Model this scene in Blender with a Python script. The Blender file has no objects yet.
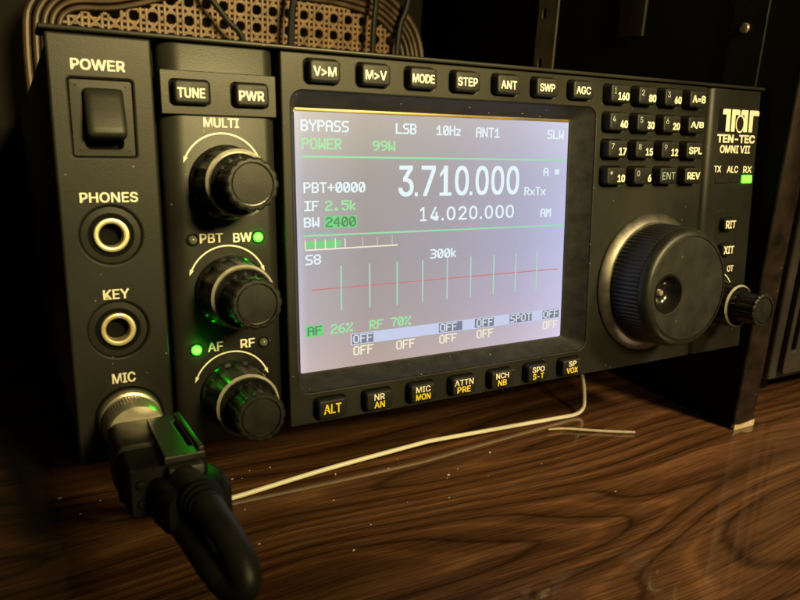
import bpy, bmesh, math, os, random
from mathutils import Vector, Matrix

random.seed(7)
S = bpy.context.scene
COL = S.collection
MM = 0.001
TILT = math.radians(6.0)          # the radio leans back on its bail
FACE_Z = 173.0                    # height of the face's top edge above the table, mm

# ------------------------------------------------------------------ camera
cam = bpy.data.cameras.new('camera')
cam.sensor_fit = 'HORIZONTAL'
cam.sensor_width = 36.0
cam.lens = 36.0 * 705.3 / 800.0
cam.clip_start = 0.01
cam.clip_end = 50.0
cam.dof.use_dof = True
cam.dof.focus_distance = 0.275
cam.dof.aperture_fstop = 25.0
cam_o = bpy.data.objects.new('camera', cam)
COL.objects.link(cam_o)
cam_o.matrix_world = Matrix(((0.874271, 0.08712, -0.477557, -0.01293),
                             (-0.482829, 0.257926, -0.836869, -0.22149),
                             (0.050266, 0.962229, 0.267561, 0.15886),
                             (0, 0, 0, 1)))
S.camera = cam_o

# ------------------------------------------------------------------ world, lamps, exposure
w = bpy.data.worlds.new('World')
S.world = w
w.use_nodes = True
w.node_tree.nodes['Background'].inputs[0].default_value = (1.0, 0.8, 0.5, 1)
w.node_tree.nodes['Background'].inputs[1].default_value = 0.006


def spot(name, loc, target, watts, color, size_deg, blend, radius):
    l = bpy.data.lights.new(name, 'SPOT')
    l.energy = watts
    l.color = color
    l.spot_size = math.radians(size_deg)
    l.spot_blend = blend
    l.shadow_soft_size = radius
    o = bpy.data.objects.new(name, l)
    COL.objects.link(o)
    o.location = Vector(loc) * MM
    d = Vector(target) - Vector(loc)
    o.rotation_euler = d.to_track_quat('-Z', 'Y').to_euler()
    return o


WARM = (1.0, 0.79, 0.32)
spot('room_lamp', (215, -610, 455), (125, 0, 268), 80.0, WARM, 42, 1.0, 0.10)
spot('table_spot', (480, -480, 480), (310, -85, 0), 26.0, (1.0, 0.76, 0.38), 39, 1.0, 0.05)  # unseen second spot, added to brighten the table's right front

S.view_settings.view_transform = 'Standard'
S.view_settings.look = 'None'
S.view_settings.exposure = 0.0
S.view_settings.gamma = 1.0
S.render.engine = 'CYCLES'
S.render.resolution_x = 1024
S.render.resolution_y = 768


# ------------------------------------------------------------------ materials
def mat(name):
    m = bpy.data.materials.new(name)
    m.use_nodes = True
    nt = m.node_tree
    return m, nt, nt.nodes['Principled BSDF']


def simple(name, col, rough=0.5, metal=0.0, spec=0.5, emit=None, estr=0.0):
    m, nt, b = mat(name)
    b.inputs['Base Color'].default_value = (*col, 1)
    b.inputs['Roughness'].default_value = rough
    b.inputs['Metallic'].default_value = metal
    b.inputs['Specular IOR Level'].default_value = spec
    if emit:
        b.inputs['Emission Color'].default_value = (*emit, 1)
        b.inputs['Emission Strength'].default_value = estr
    return m


def worn(name, col, col2, rough, scale=120.0, bump=0.03, spec=0.5, dust=0.0, metal=0.0, rvar=0.12):
    """plastic or metal with faint mottling, fine grain and optional dust specks"""
    m, nt, b = mat(name)
    N, L = nt.nodes, nt.links
    tc = N.new('ShaderNodeTexCoord')
    n1 = N.new('ShaderNodeTexNoise')
    n1.inputs['Scale'].default_value = scale
    n1.inputs['Detail'].default_value = 6
    L.new(tc.outputs['Object'], n1.inputs['Vector'])
    r = N.new('ShaderNodeValToRGB')
    r.color_ramp.elements[0].position = 0.35
    r.color_ramp.elements[1].position = 0.7
    r.color_ramp.elements[0].color = (*col, 1)
    r.color_ramp.elements[1].color = (*col2, 1)
    L.new(n1.outputs['Fac'], r.inputs['Fac'])
    out = r.outputs['Color']
    if dust > 0:
        v = N.new('ShaderNodeTexVoronoi')
        v.inputs['Scale'].default_value = 420
        L.new(tc.outputs['Object'], v.inputs['Vector'])
        n3 = N.new('ShaderNodeTexNoise')
        n3.inputs['Scale'].default_value = 260
        L.new(tc.outputs['Object'], n3.inputs['Vector'])
        lt = N.new('ShaderNodeMath'); lt.operation = 'LESS_THAN'
        lt.inputs[1].default_value = 0.13
        L.new(v.outputs['Distance'], lt.inputs[0])
        gt = N.new('ShaderNodeMath'); gt.operation = 'GREATER_THAN'
        gt.inputs[1].default_value = 0.62
        L.new(n3.outputs['Fac'], gt.inputs[0])
        mu = N.new('ShaderNodeMath'); mu.operation = 'MULTIPLY'
        L.new(lt.outputs[0], mu.inputs[0]); L.new(gt.outputs[0], mu.inputs[1])
        mu2 = N.new('ShaderNodeMath'); mu2.operation = 'MULTIPLY'
        mu2.inputs[1].default_value = dust
        L.new(mu.outputs[0], mu2.inputs[0])
        mx = N.new('ShaderNodeMixRGB')
        mx.inputs['Color2'].default_value = (0.5, 0.48, 0.42, 1)
        L.new(mu2.outputs[0], mx.inputs['Fac']); L.new(out, mx.inputs['Color1'])
        out = mx.outputs['Color']
    L.new(out, b.inputs['Base Color'])
    mr = N.new('ShaderNodeMapRange')
    mr.inputs['To Min'].default_value = rough - rvar
    mr.inputs['To Max'].default_value = rough + rvar
    L.new(n1.outputs['Fac'], mr.inputs['Value'])
    L.new(mr.outputs['Result'], b.inputs['Roughness'])
    n2 = N.new('ShaderNodeTexNoise')
    n2.inputs['Scale'].default_value = 2600
    n2.inputs['Detail'].default_value = 2
    L.new(tc.outputs['Object'], n2.inputs['Vector'])
    bp = N.new('ShaderNodeBump')
    bp.inputs['Strength'].default_value = bump * 4
    bp.inputs['Distance'].default_value = 0.0002
    L.new(n2.outputs['Fac'], bp.inputs['Height'])
    L.new(bp.outputs['Normal'], b.inputs['Normal'])
    b.inputs['Specular IOR Level'].default_value = spec
    b.inputs['Metallic'].default_value = metal
    return m


M = {}
M['panel'] = worn('panel_plastic', (0.010, 0.0098, 0.0083), (0.021, 0.0203, 0.0168), 0.46, 26, 0.035, 0.20, dust=0.25)
M['panel2'] = worn('panel_smooth', (0.010, 0.0098, 0.0083), (0.020, 0.0193, 0.016), 0.42, 24, 0.035, 0.22, dust=0.15)
M['bezel'] = worn('bezel_plastic', (0.010, 0.010, 0.010), (0.020, 0.0195, 0.019), 0.55, 200, 0.06, 0.4, dust=0.8)
M['black'] = worn('black_plastic', (0.003, 0.003, 0.003), (0.006, 0.0058, 0.0052), 0.5, 150, 0.06, 0.25)
M['well'] = simple('black_well', (0.004, 0.004, 0.004), 0.8, spec=0.1)
M['cap'] = worn('button_rubber', (0.007, 0.007, 0.0065), (0.012, 0.0115, 0.010), 0.52, 300, 0.05, 0.3)
M['knob'] = worn('knob_plastic', (0.006, 0.006, 0.006), (0.010, 0.010, 0.009), 0.28, 200, 0.02, 0.5)
M['knobtop'] = worn('knob_face', (0.010, 0.0098, 0.0088), (0.017, 0.0163, 0.014), 0.46, 160, 0.03, 0.3)
M['knobring'] = worn('knob_ring', (0.30, 0.29, 0.25), (0.42, 0.40, 0.34), 0.32, 300, 0.02, 0.6)
M['silver'] = worn('brushed_ring', (0.10, 0.094, 0.088), (0.16, 0.15, 0.137), 0.42, 200, 0.03, 0.5, metal=0.85)
M['brass'] = worn('plated_brass', (0.78, 0.68, 0.42), (0.88, 0.78, 0.52), 0.36, 200, 0.02, 0.5, metal=0.7)
M['nickel'] = worn('plated_nickel', (0.55, 0.50, 0.42), (0.72, 0.66, 0.54), 0.33, 160, 0.03, 0.5, metal=0.75)
M['wire'] = worn('zinc_wire', (0.80, 0.77, 0.62), (0.88, 0.85, 0.70), 0.30, 300, 0.03, 0.5, metal=0.0)
M['ink'] = simple('cream_ink', (0.82, 0.79, 0.68), 0.5, spec=0.3)
M['ink_yellow'] = simple('yellow_ink', (0.85, 0.66, 0.05), 0.5, spec=0.3)
M['ink_grey'] = simple('grey_ink', (0.36, 0.42, 0.44), 0.5, spec=0.3)
M['ink_blue'] = simple('blue_grey_ink', (0.30, 0.40, 0.42), 0.5, spec=0.3)
M['led_on'] = simple('led_lit', (0.1, 0.5, 0.08), 0.3, emit=(0.005, 1.0, 0.002), estr=80.0)
M['led_off'] = simple('led_dark', (0.10, 0.11, 0.09), 0.25)
M['cable'] = worn('cable_rubber', (0.013, 0.013, 0.011), (0.022, 0.0215, 0.019), 0.45, 120, 0.08, 0.35)
M['blackwall'] = simple('black_wall', (0.006, 0.005, 0.004), 0.8, spec=0.1)
M['crumb'] = simple('crumb', (0.62, 0.58, 0.50), 0.7)
M['rawwood'] = worn('raw_wood', (0.55, 0.42, 0.25), (0.75, 0.62, 0.42), 0.8, 300)
M['straw'] = worn('straw', (0.42, 0.36, 0.24), (0.55, 0.48, 0.34), 0.5, 300)
M['railmetal'] = worn('dark_steel', (0.010, 0.009, 0.007), (0.018, 0.016, 0.012), 0.5, 60, 0.03, 0.5)
M['railpale'] = worn('dull_steel', (0.075, 0.068, 0.058), (0.12, 0.105, 0.085), 0.5, 60, 0.03, 0.5)
M['box'] = worn('equipment_grey', (0.040, 0.036, 0.030), (0.060, 0.055, 0.046), 0.5, 30, 0.04, 0.4)


def em(name, col, s=1.0):
    m, nt, b = mat(name)
    b.inputs['Base Color'].default_value = (0.01, 0.01, 0.01, 1)
    b.inputs['Roughness'].default_value = 0.35
    b.inputs['Specular IOR Level'].default_value = 0.2
    b.inputs['Emission Color'].default_value = (*col, 1)
    b.inputs['Emission Strength'].default_value = s
    return m


M['px_white'] = em('pixel_white', (0.80, 0.95, 1.0), 0.95)
M['px_soft'] = em('pixel_soft_white', (0.74, 0.84, 0.90), 0.85)
M['px_green'] = em('pixel_green', (0.32, 0.80, 0.36), 0.98)
M['px_line'] = em('pixel_line_green', (0.34, 0.80, 0.46), 0.9)
M['px_fill'] = em('pixel_fill_green', (0.16, 0.68, 0.24), 0.95)
M['px_dark'] = em('pixel_dark_green', (0.10, 0.26, 0.13), 0.9)
M['px_cream'] = em('pixel_cream', (0.92, 0.86, 0.64), 0.95)
M['px_pink'] = em('pixel_pink', (0.80, 0.56, 0.50), 0.8)
M['px_red'] = em('pixel_red', (0.66, 0.20, 0.20), 0.9)
M['px_pale'] = em('pixel_pale_green', (0.44, 0.76, 0.56), 0.9)
M['px_bar'] = em('pixel_bar', (0.58, 0.64, 0.86), 0.95)
M['px_grey'] = em('pixel_grey', (0.20, 0.22, 0.31), 0.9)


def lcd_material():
    m, nt, b = mat('lcd_backlight')
    N, L = nt.nodes, nt.links
    tc = N.new('ShaderNodeTexCoord')
    sp = N.new('ShaderNodeSeparateXYZ')
    L.new(tc.outputs['Generated'], sp.inputs['Vector'])
    rx = N.new('ShaderNodeValToRGB')          # the panel's hue drifts from side to side
    e = rx.color_ramp.elements
    e[0].position = 0.0; e[0].color = (0.42, 0.42, 0.52, 1)
    e[1].position = 1.0; e[1].color = (0.42, 0.44, 0.65, 1)
    for p, c in ((0.03, (0.35, 0.335, 0.37)), (0.22, (0.285, 0.262, 0.27)), (0.5, (0.305, 0.29, 0.34)), (0.78, (0.34, 0.34, 0.47))):
        k = e.new(p); k.color = (*c, 1)
    L.new(sp.outputs['X'], rx.inputs['Fac'])
    rz = N.new('ShaderNodeValToRGB')          # and from bottom to top
    e = rz.color_ramp.elements
    e[0].position = 0.0; e[0].color = (1.45, 1.24, 1.08, 1)
    e[1].position = 1.0; e[1].color = (1.30, 1.26, 1.14, 1)
    for p, c in ((0.18, (1.20, 1.10, 1.08)), (0.45, (1.02, 1.02, 1.06)), (0.75, (1.02, 1.02, 1.0))):
        k = e.new(p); k.color = (*c, 1)
    L.new(sp.outputs['Z'], rz.inputs['Fac'])
    mx = N.new('ShaderNodeMixRGB'); mx.blend_type = 'MULTIPLY'
    mx.inputs['Fac'].default_value = 1
    L.new(rx.outputs['Color'], mx.inputs['Color1']); L.new(rz.outputs['Color'], mx.inputs['Color2'])
    n = N.new('ShaderNodeTexNoise')
    n.inputs['Scale'].default_value = 2200
    n.inputs['Detail'].default_value = 3
    L.new(tc.outputs['Object'], n.inputs['Vector'])
    mr = N.new('ShaderNodeMapRange')
    mr.inputs['To Min'].default_value = 0.96
    mr.inputs['To Max'].default_value = 1.24
    L.new(n.outputs['Fac'], mr.inputs['Value'])
    L.new(mx.outputs['Color'], b.inputs['Emission Color'])
    L.new(mr.outputs['Result'], b.inputs['Emission Strength'])
    b.inputs['Base Color'].default_value = (0.02, 0.02, 0.02, 1)
    b.inputs['Roughness'].default_value = 0.3
    b.inputs['Specular IOR Level'].default_value = 0.25
    return m


M['lcd'] = lcd_material()


def wood_material(name, base, dark, light, rough, rot=14.0, coat=0.0):
    m, nt, b = mat(name)
    N, L = nt.nodes, nt.links
    tc = N.new('ShaderNodeTexCoord')
    # slow sideways wander of the grain
    nw = N.new('ShaderNodeTexNoise')
    nw.inputs['Scale'].default_value = 6.0
    nw.inputs['Detail'].default_value = 0.6
    nw.inputs['Roughness'].default_value = 0.45
    L.new(tc.outputs['Object'], nw.inputs['Vector'])
    sub = N.new('ShaderNodeVectorMath'); sub.operation = 'SUBTRACT'
    sub.inputs[1].default_value = (0.5, 0.5, 0.5)
    L.new(nw.outputs['Color'], sub.inputs[0])
    sc = N.new('ShaderNodeVectorMath'); sc.operation = 'SCALE'
    sc.inputs['Scale'].default_value = 0.032
    L.new(sub.outputs[0], sc.inputs[0])
    ad = N.new('ShaderNodeVectorMath'); ad.operation = 'ADD'
    L.new(tc.outputs['Object'], ad.inputs[0]); L.new(sc.outputs[0], ad.inputs[1])
    mp = N.new('ShaderNodeMapping')
    mp.inputs['Rotation'].default_value = (0, 0, math.radians(-rot))
    mp.inputs['Scale'].default_value = (1.6, 75.0, 1.0)
    L.new(ad.outputs[0], mp.inputs['Vector'])
    n1 = N.new('ShaderNodeTexNoise')
    n1.inputs['Scale'].default_value = 1.0
    n1.inputs['Detail'].default_value = 4.0
    n1.inputs['Roughness'].default_value = 0.62
    L.new(mp.outputs[0], n1.inputs['Vector'])
    r = N.new('ShaderNodeValToRGB')
    e = r.color_ramp.elements
    e[0].position = 0.16; e[0].color = (*dark, 1)
    e[1].position = 0.80; e[1].color = (*light, 1)
    for p, c in ((0.41, base), (0.475, tuple(0.5 * a + 0.5 * c_ for a, c_ in zip(base, dark))), (0.50, base), (0.60, tuple(0.55 * a + 0.45 * c_ for a, c_ in zip(base, light)))):
        k = e.new(p); k.color = (*c, 1)
    L.new(n1.outputs['Fac'], r.inputs['Fac'])
    # growth-ring contours: a slow stretched field cut into bands
    mp3 = N.new('ShaderNodeMapping')
    mp3.inputs['Rotation'].default_value = (0, 0, math.radians(-rot))
    mp3.inputs['Scale'].default_value = (1.9, 11.5, 1.0)
    L.new(ad.outputs[0], mp3.inputs['Vector'])
    n4 = N.new('ShaderNodeTexNoise')
    n4.inputs['Scale'].default_value = 1.0
    n4.inputs['Detail'].default_value = 1.5
    n4.inputs['Roughness'].default_value = 0.4
    L.new(mp3.outputs[0], n4.inputs['Vector'])
    m1 = N.new('ShaderNodeMath'); m1.operation = 'MULTIPLY'
    m1.inputs[1].default_value = 25.0
    L.new(n4.outputs['Fac'], m1.inputs[0])
    m2 = N.new('ShaderNodeMath'); m2.operation = 'MULTIPLY_ADD'
    m2.inputs[1].default_value = 0.5
    L.new(n1.outputs['Fac'], m2.inputs[0]); L.new(m1.outputs[0], m2.inputs[2])
    fr = N.new('ShaderNodeMath'); fr.operation = 'FRACT'
    L.new(m2.outputs[0], fr.inputs[0])
    r3 = N.new('ShaderNodeValToRGB')
    e = r3.color_ramp.elements
    e[0].position = 0.0; e[0].color = (0.24, 0.23, 0.22, 1)
    e[1].position = 1.0; e[1].color = (0.30, 0.29, 0.28, 1)
    for p, c in ((0.04, 0.40), (0.10, 0.90), (0.30, 1.0), (0.40, 1.55), (0.47, 1.5), (0.56, 1.05), (0.80, 0.9), (0.94, 0.68)):
        k = e.new(p); k.color = (c, c * .99, c * .97, 1)
    L.new(fr.outputs[0], r3.inputs['Fac'])
    mr3 = N.new('ShaderNodeMixRGB'); mr3.blend_type = 'MULTIPLY'
    mr3.inputs['Fac'].default_value = 0.9
    L.new(r.outputs['Color'], mr3.inputs['Color1']); L.new(r3.outputs['Color'], mr3.inputs['Color2'])
    # fine pores along the grain
    mp2 = N.new('ShaderNodeMapping')
    mp2.inputs['Rotation'].default_value = (0, 0, math.radians(-rot))
    mp2.inputs['Scale'].default_value = (38.0, 1300.0, 1.0)
    L.new(ad.outputs[0], mp2.inputs['Vector'])
    n2 = N.new('ShaderNodeTexNoise')
    n2.inputs['Scale'].default_value = 1.0
    n2.inputs['Detail'].default_value = 3.0
    L.new(mp2.outputs[0], n2.inputs['Vector'])
    r2 = N.new('ShaderNodeValToRGB')
    r2.color_ramp.elements[0].position = 0.42; r2.color_ramp.elements[0].color = (0.55, 0.52, 0.5, 1)
    r2.color_ramp.elements[1].position = 0.53; r2.color_ramp.elements[1].color = (1.06, 1.06, 1.06, 1)
    L.new(n2.outputs['Fac'], r2.inputs['Fac'])
    mu = N.new('ShaderNodeMixRGB'); mu.blend_type = 'MULTIPLY'
    mu.inputs['Fac'].default_value = 0.75
    L.new(mr3.outputs['Color'], mu.inputs['Color1']); L.new(r2.outputs['Color'], mu.inputs['Color2'])
    L.new(mu.outputs['Color'], b.inputs['Base Color'])
    n3 = N.new('ShaderNodeTexNoise')
    n3.inputs['Scale'].default_value = 40
    n3.inputs['Detail'].default_value = 5
    L.new(tc.outputs['Object'], n3.inputs['Vector'])
    mr = N.new('ShaderNodeMapRange')
    mr.inputs['To Min'].default_value = rough - 0.07
    mr.inputs['To Max'].default_value = rough + 0.10
    L.new(n3.outputs['Fac'], mr.inputs['Value'])
    L.new(mr.outputs['Result'], b.inputs['Roughness'])
    bp = N.new('ShaderNodeBump')
    bp.inputs['Strength'].default_value = 0.10
    bp.inputs['Distance'].default_value = 0.0003
    L.new(n2.outputs['Fac'], bp.inputs['Height'])
    L.new(bp.outputs['Normal'], b.inputs['Normal'])
    b.inputs['Specular IOR Level'].default_value = 0.2
    b.inputs['Coat Weight'].default_value = coat
    b.inputs['Coat Roughness'].default_value = 0.035
    b.inputs['Coat IOR'].default_value = 1.75
    return m


M['table'] = wood_material('walnut_laminate', (0.130, 0.060, 0.027), (0.055, 0.024, 0.012), (0.215, 0.108, 0.049), 0.40, rot=4.0, coat=1.0)
M['boardedge'] = worn('worn_board_edge', (0.006, 0.004, 0.003), (0.030, 0.018, 0.011), 0.5, 75, 0.08, 0.25, dust=0.3)
M['cane'] = worn('cane_strand', (0.075, 0.038, 0.016), (0.17, 0.096, 0.044), 0.5, 90, 0.05, 0.4)
M['canewood'] = worn('bent_rattan', (0.020, 0.011, 0.0055), (0.060, 0.034, 0.017), 0.40, 60, 0.04, 0.5)


# ------------------------------------------------------------------ geometry helpers (all lengths in mm)
def P2W(p):
    """radio face coordinates (x right, y back, z up from the face's top left corner) to world mm"""
    x, y, z = p
    return (x, y * math.cos(TILT) + z * math.sin(TILT), -y * math.sin(TILT) + z * math.cos(TILT) + FACE_Z)


ORG = {}


def finish(name, bm, mats, parent=None, origin=None, smooth=35.0, label=None):
    """one mesh object; its vertices are absolute mm in its parent's frame"""
    if not isinstance(mats, (list, tuple)):
        mats = [mats]
    if origin is None:
        xs = [v.co for v in bm.verts]
        origin = tuple((min(c[i] for c in xs) + max(c[i] for c in xs)) / 2 for i in range(3))
    bmesh.ops.translate(bm, vec=-Vector(origin), verts=bm.verts)
    bmesh.ops.scale(bm, vec=(MM, MM, MM), verts=bm.verts)
    bmesh.ops.recalc_face_normals(bm, faces=[f for f in bm.faces if not f.tag])
    me = bpy.data.meshes.new(name)
    bm.to_mesh(me)
    bm.free()
    for m in mats:
        me.materials.append(M[m] if isinstance(m, str) else m)
    if smooth:
        me.polygons.foreach_set('use_smooth', [True] * len(me.polygons))
        me.set_sharp_from_angle(angle=math.radians(smooth))
    o = bpy.data.objects.new(name, me)
    COL.objects.link(o)
    po = (0, 0, 0)
    if parent is not None:
        o.parent = parent
        po = ORG[parent.name]
    o.location = (Vector(origin) - Vector(po)) * MM
    ORG[o.name] = origin
    if label:
        o['label'] = label
    return o


def thing(name, label, cat, origin, tilted=False, group=None):
    o = bpy.data.objects.new(name, None)
    o.empty_display_size = 0.01
    COL.objects.link(o)
    ORG[o.name] = origin
    if tilted:
        o.location = Vector(P2W(origin)) * MM
        o.rotation_euler = (-TILT, 0, 0)
    else:
        o.location = Vector(origin) * MM
    o['label'] = label
    o['category'] = cat
    if group:
        o['group'] = group
    return o


def tag(o, label, cat, group=None):
    o['label'] = label
    o['category'] = cat
    if group:
        o['group'] = group
    return o


def rr(x0, x1, z0, z1, r, n=6):
    r = max(0.001, min(r, (x1 - x0) / 2 - 1e-4, (z1 - z0) / 2 - 1e-4))
    pts = []
    for cx, cz, a0 in ((x1 - r, z0 + r, -90), (x1 - r, z1 - r, 0), (x0 + r, z1 - r, 90), (x0 + r, z0 + r, 180)):
        for i in range(n + 1):
            a = math.radians(a0 + 90.0 * i / n)
            pts.append((cx + r * math.cos(a), cz + r * math.sin(a)))
    return pts


def circ(cx, cz, r, n=48):
    return [(cx + r * math.cos(2 * math.pi * i / n), cz + r * math.sin(2 * math.pi * i / n)) for i in range(n)]


def loft(bm, rings, cap0=False, cap1=True, mi=0, closed=True):
    """rings: lists of 3-D points, equal length"""
    vs = [[bm.verts.new(p) for p in r] for r in rings]
    n = len(rings[0])
    m = n if closed else n - 1
    for a, b in zip(vs, vs[1:]):
        for i in range(m):
            f = bm.faces.new((a[i], a[(i + 1) % n], b[(i + 1) % n], b[i]))
            f.material_index = mi
    if cap0:
        f = bm.faces.new(vs[0]); f.material_index = mi
    if cap1:
        f = bm.faces.new(vs[-1]); f.material_index = mi
    return vs


def rrloft(bm, x0, x1, z0, z1, r, prof, mi=0, cap0=False, cap1=True, n=6):
    """prof: (inset, y) pairs from back to front"""
    rings = []
    for ins, y in prof:
        rings.append([(x, y, z) for x, z in rr(x0 + ins, x1 - ins, z0 + ins, z1 - ins, max(0.02, r - ins * 0.6), n)])
    loft(bm, rings, cap0, cap1, mi)


def lathe(bm, cx, cz, prof, n=48, mi=0, cap0=False, cap1=True, mod=None, mis=None):
    """turned about a y axis; prof: (r, y); mod(k, angle) scales the radius of ring k"""
    rings = []
    for k, (r, y) in enumerate(prof):
        ring = []
        for i in range(n):
            a = 2 * math.pi * i / n
            q = r * (mod(k, a) if mod else 1)
            ring.append((cx + q * math.cos(a), y, cz + q * math.sin(a)))
        rings.append(ring)
    vs = [[bm.verts.new(p) for p in r] for r in rings]
    for k in range(len(vs) - 1):
        for i in range(n):
            f = bm.faces.new((vs[k][i], vs[k][(i + 1) % n], vs[k + 1][(i + 1) % n], vs[k + 1][i]))
            f.material_index = mis[k] if mis else mi
    if cap0:
        bm.faces.new(vs[0]).material_index = mi
    if cap1:
        bm.faces.new(vs[-1]).material_index = mis[-1] if mis else mi


def box(bm, x0, x1, y0, y1, z0, z1, bev=0.0, mi=0, seg=2):
    r = bmesh.ops.create_cube(bm, size=1.0)
    vs = r['verts']
    for v in vs:
        v.co = Vector(((x0 + x1) / 2 + v.co.x * (x1 - x0), (y0 + y1) / 2 + v.co.y * (y1 - y0), (z0 + z1) / 2 + v.co.z * (z1 - z0)))
    fs = {f for v in vs for f in v.link_faces}
    for f in fs:
        f.material_index = mi
    if bev > 0:
        es = list({e for v in vs for e in v.link_edges})
        bmesh.ops.bevel(bm, geom=es, offset=bev, segments=seg, affect='EDGES', profile=0.5, material=-1)


def tube(bm, pts, r, n=12, mi=0, cap=True, sub=6, flat=None):
    """a smooth round tube through pts (Catmull-Rom); r is a number or one per point"""
    P = [Vector(p) for p in pts]
    rs = r if isinstance(r, (list, tuple)) else [r] * len(P)
    Q, R = [], []
    for i in range(len(P) - 1):
        p0, p1, p2, p3 = P[max(i - 1, 0)], P[i], P[i + 1], P[min(i + 2, len(P) - 1)]
        for k in range(sub):
            t = k / sub
            Q.append(0.5 * ((2 * p1) + (-p0 + p2) * t + (2 * p0 - 5 * p1 + 4 * p2 - p3) * t * t + (-p0 + 3 * p1 - 3 * p2 + p3) * t ** 3))
            R.append(rs[i] * (1 - t) + rs[i + 1] * t)
    Q.append(P[-1]); R.append(rs[-1])
    T = (Q[1] - Q[0]).normalized()
    N = T.orthogonal().normalized()
    rings = []
    for i, q in enumerate(Q):
        t = (Q[min(i + 1, len(Q) - 1)] - Q[max(i - 1, 0)]).normalized()
        N = (N - t * N.dot(t)).normalized()
        B = t.cross(N)
        rings.append([q + (N * math.cos(2 * math.pi * j / n) + B * math.sin(2 * math.pi * j / n)) * R[i] for j in range(n)])
    loft(bm, rings, cap, cap, mi)


def plate(bm, outer, holes, y0, thick, bevel, mi=0, res=3):
    """a flat plate with holes, front at y0, softened on every edge"""
    c = bpy.data.curves.new('tmp', 'CURVE')
    c.dimensions = '2D'
    c.fill_mode = 'BOTH'
    c.bevel_depth = bevel
    c.bevel_resolution = res
    c.extrude = thick / 2 - bevel
    c.offset = -bevel
    def add(pts, ccw):
        area = sum(pts[i][0] * pts[(i + 1) % len(pts)][1] - pts[(i + 1) % len(pts)][0] * pts[i][1] for i in range(len(pts)))
        if (area > 0) != ccw:
            pts = pts[::-1]
        s = c.splines.new('POLY')
        s.points.add(len(pts) - 1)
        for p, q in zip(s.points, pts):
            p.co = (q[0], q[1], 0, 1)
        s.use_cyclic_u = True
    add(outer, True)
    for h in holes:
        add(h, False)
    o = bpy.data.objects.new('tmp', c)
    COL.objects.link(o)
    bpy.context.view_layer.update()
    me = o.to_mesh()
    take(bm, me, lambda v: (v.x, y0 + thick / 2 - v.z, v.y), mi)
    o.to_mesh_clear()
    bpy.data.objects.remove(o)
    bpy.data.curves.remove(c)


def take(bm, me, fn, mi):
    vs = [bm.verts.new(fn(v.co)) for v in me.vertices]
    for p in me.polygons:
        try:
            f = bm.faces.new([vs[i] for i in p.vertices])
            f.material_index = mi
        except ValueError:
            pass


def sans():
    """Blender's own interface typeface, a plain grotesque; the built-in one if it is missing"""
    for kind in ('LOCAL', 'SYSTEM'):
        p = os.path.join(bpy.utils.resource_path(kind), 'datafiles', 'fonts', 'Inter.woff2')
        if os.path.exists(p):
            try:
                return bpy.data.fonts.load(p)
            except RuntimeError:
                pass
    return None


FONT = sans()


def text(bm, s, x0, x1, z0, z1, y, mi=0, bold=0.025, depth=0.05, fit=True):
    """lettering fitted into the box x0..x1, z0..z1, standing just proud of y"""
    c = bpy.data.curves.new('tmp', 'FONT')
    c.body = s
    if FONT:
        c.font = FONT
    c.size = 1.0
    c.resolution_u = 4
    c.fill_mode = 'FRONT'
    o = bpy.data.objects.new('tmp', c)
    COL.objects.link(o)
    bpy.context.view_layer.update()
    me = o.to_mesh()
    xs = [v.co.x for v in me.vertices]
    ys = [v.co.y for v in me.vertices]
    ax, bx, ay, by = min(xs), max(xs), min(ys), max(ys)
    h = z1 - z0
    d = bold * h
    # a heavier weight: the same letters again a hair to each side, each a little farther forward
    for k, (sx, sz) in enumerate(((0, 0), (-1, -.6), (1, -.6), (-1, .6), (1, .6)) if bold > 0.001 else ((0, 0),)):
        take(bm, me, lambda v: (x0 + d + (v.x - ax) / (bx - ax) * (x1 - x0 - 2 * d) + sx * d,
                                y - depth - 0.004 * k,
                                z0 + .6 * d + (v.y - ay) / (by - ay) * (h - 1.2 * d) + sz * d), mi)
    o.to_mesh_clear()
    bpy.data.objects.remove(o)
    bpy.data.curves.remove(c)


def quad(bm, x0, x1, z0, z1, y, mi=0, dz=0.0):
    f = bm.faces.new([bm.verts.new(p) for p in ((x0, y, z0), (x1, y, z0 + dz), (x1, y, z1 + dz), (x0, y, z1))])
    f.material_index = mi


# ------------------------------------------------------------------ the setting
bm = bmesh.new()
box(bm, -900, 1100, -700, 341, -30, 0, 0)
o = finish('table', bm, 'table', origin=(0, 0, 0), smooth=0)
o['kind'] = 'structure'
bm = bmesh.new()
box(bm, -900, 1100, 345, 365, -30, 800, 0)
o = finish('wall', bm, 'blackwall', smooth=0)
tag(o, 'black back wall behind the desk', 'wall')
o['kind'] = 'structure'

# right-hand board of the cubby: dark, with a worn front edge and a chipped foot
brd = thing('shelf_board', 'dark upright shelf board with worn brown front edge beside the radio', 'shelf board', (325, 150, 0))
bm = bmesh.new()
box(bm, 316.6, 332.9, -9, 340, 0.4, 560, 0.5)
finish('panel', bm, 'blackwall', brd)
bm = bmesh.new()
NZ = 60
prev = None
rings = []
for i in range(NZ + 1):
    z = 3.2 + (560 - 3.2) * (i / NZ) ** 1.3
    j = lambda: random.uniform(-0.22, 0.22)
    x0, x1 = 316.4 + j(), 333.1 + j()
    rings.append([(x0, -8.8, z), (x0 + 0.1, -9.6 + j() * .3, z), (x0 + 0.9, -10.2 + j() * .4, z), (x1 - 0.9, -10.2 + j() * .4, z), (x1 - 0.1, -9.6, z), (x1, -8.8, z)])
loft(bm, rings, True, True)
finish('edge_band', bm, 'boardedge', brd, smooth=50, label='worn dark brown front edge')
bm = bmesh.new()
pts = [(316.5, 3.4), (318, 2.2), (320, 2.6), (322.5, 1.6), (325, 2.4), (328, 3.1), (330.5, 3.6), (333, 3.4), (333, 0.15), (316.5, 0.15)]
loft(bm, [[(x, y, z) for x, z in pts] for y in (-8.6, -10.5)], True, True)
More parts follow.
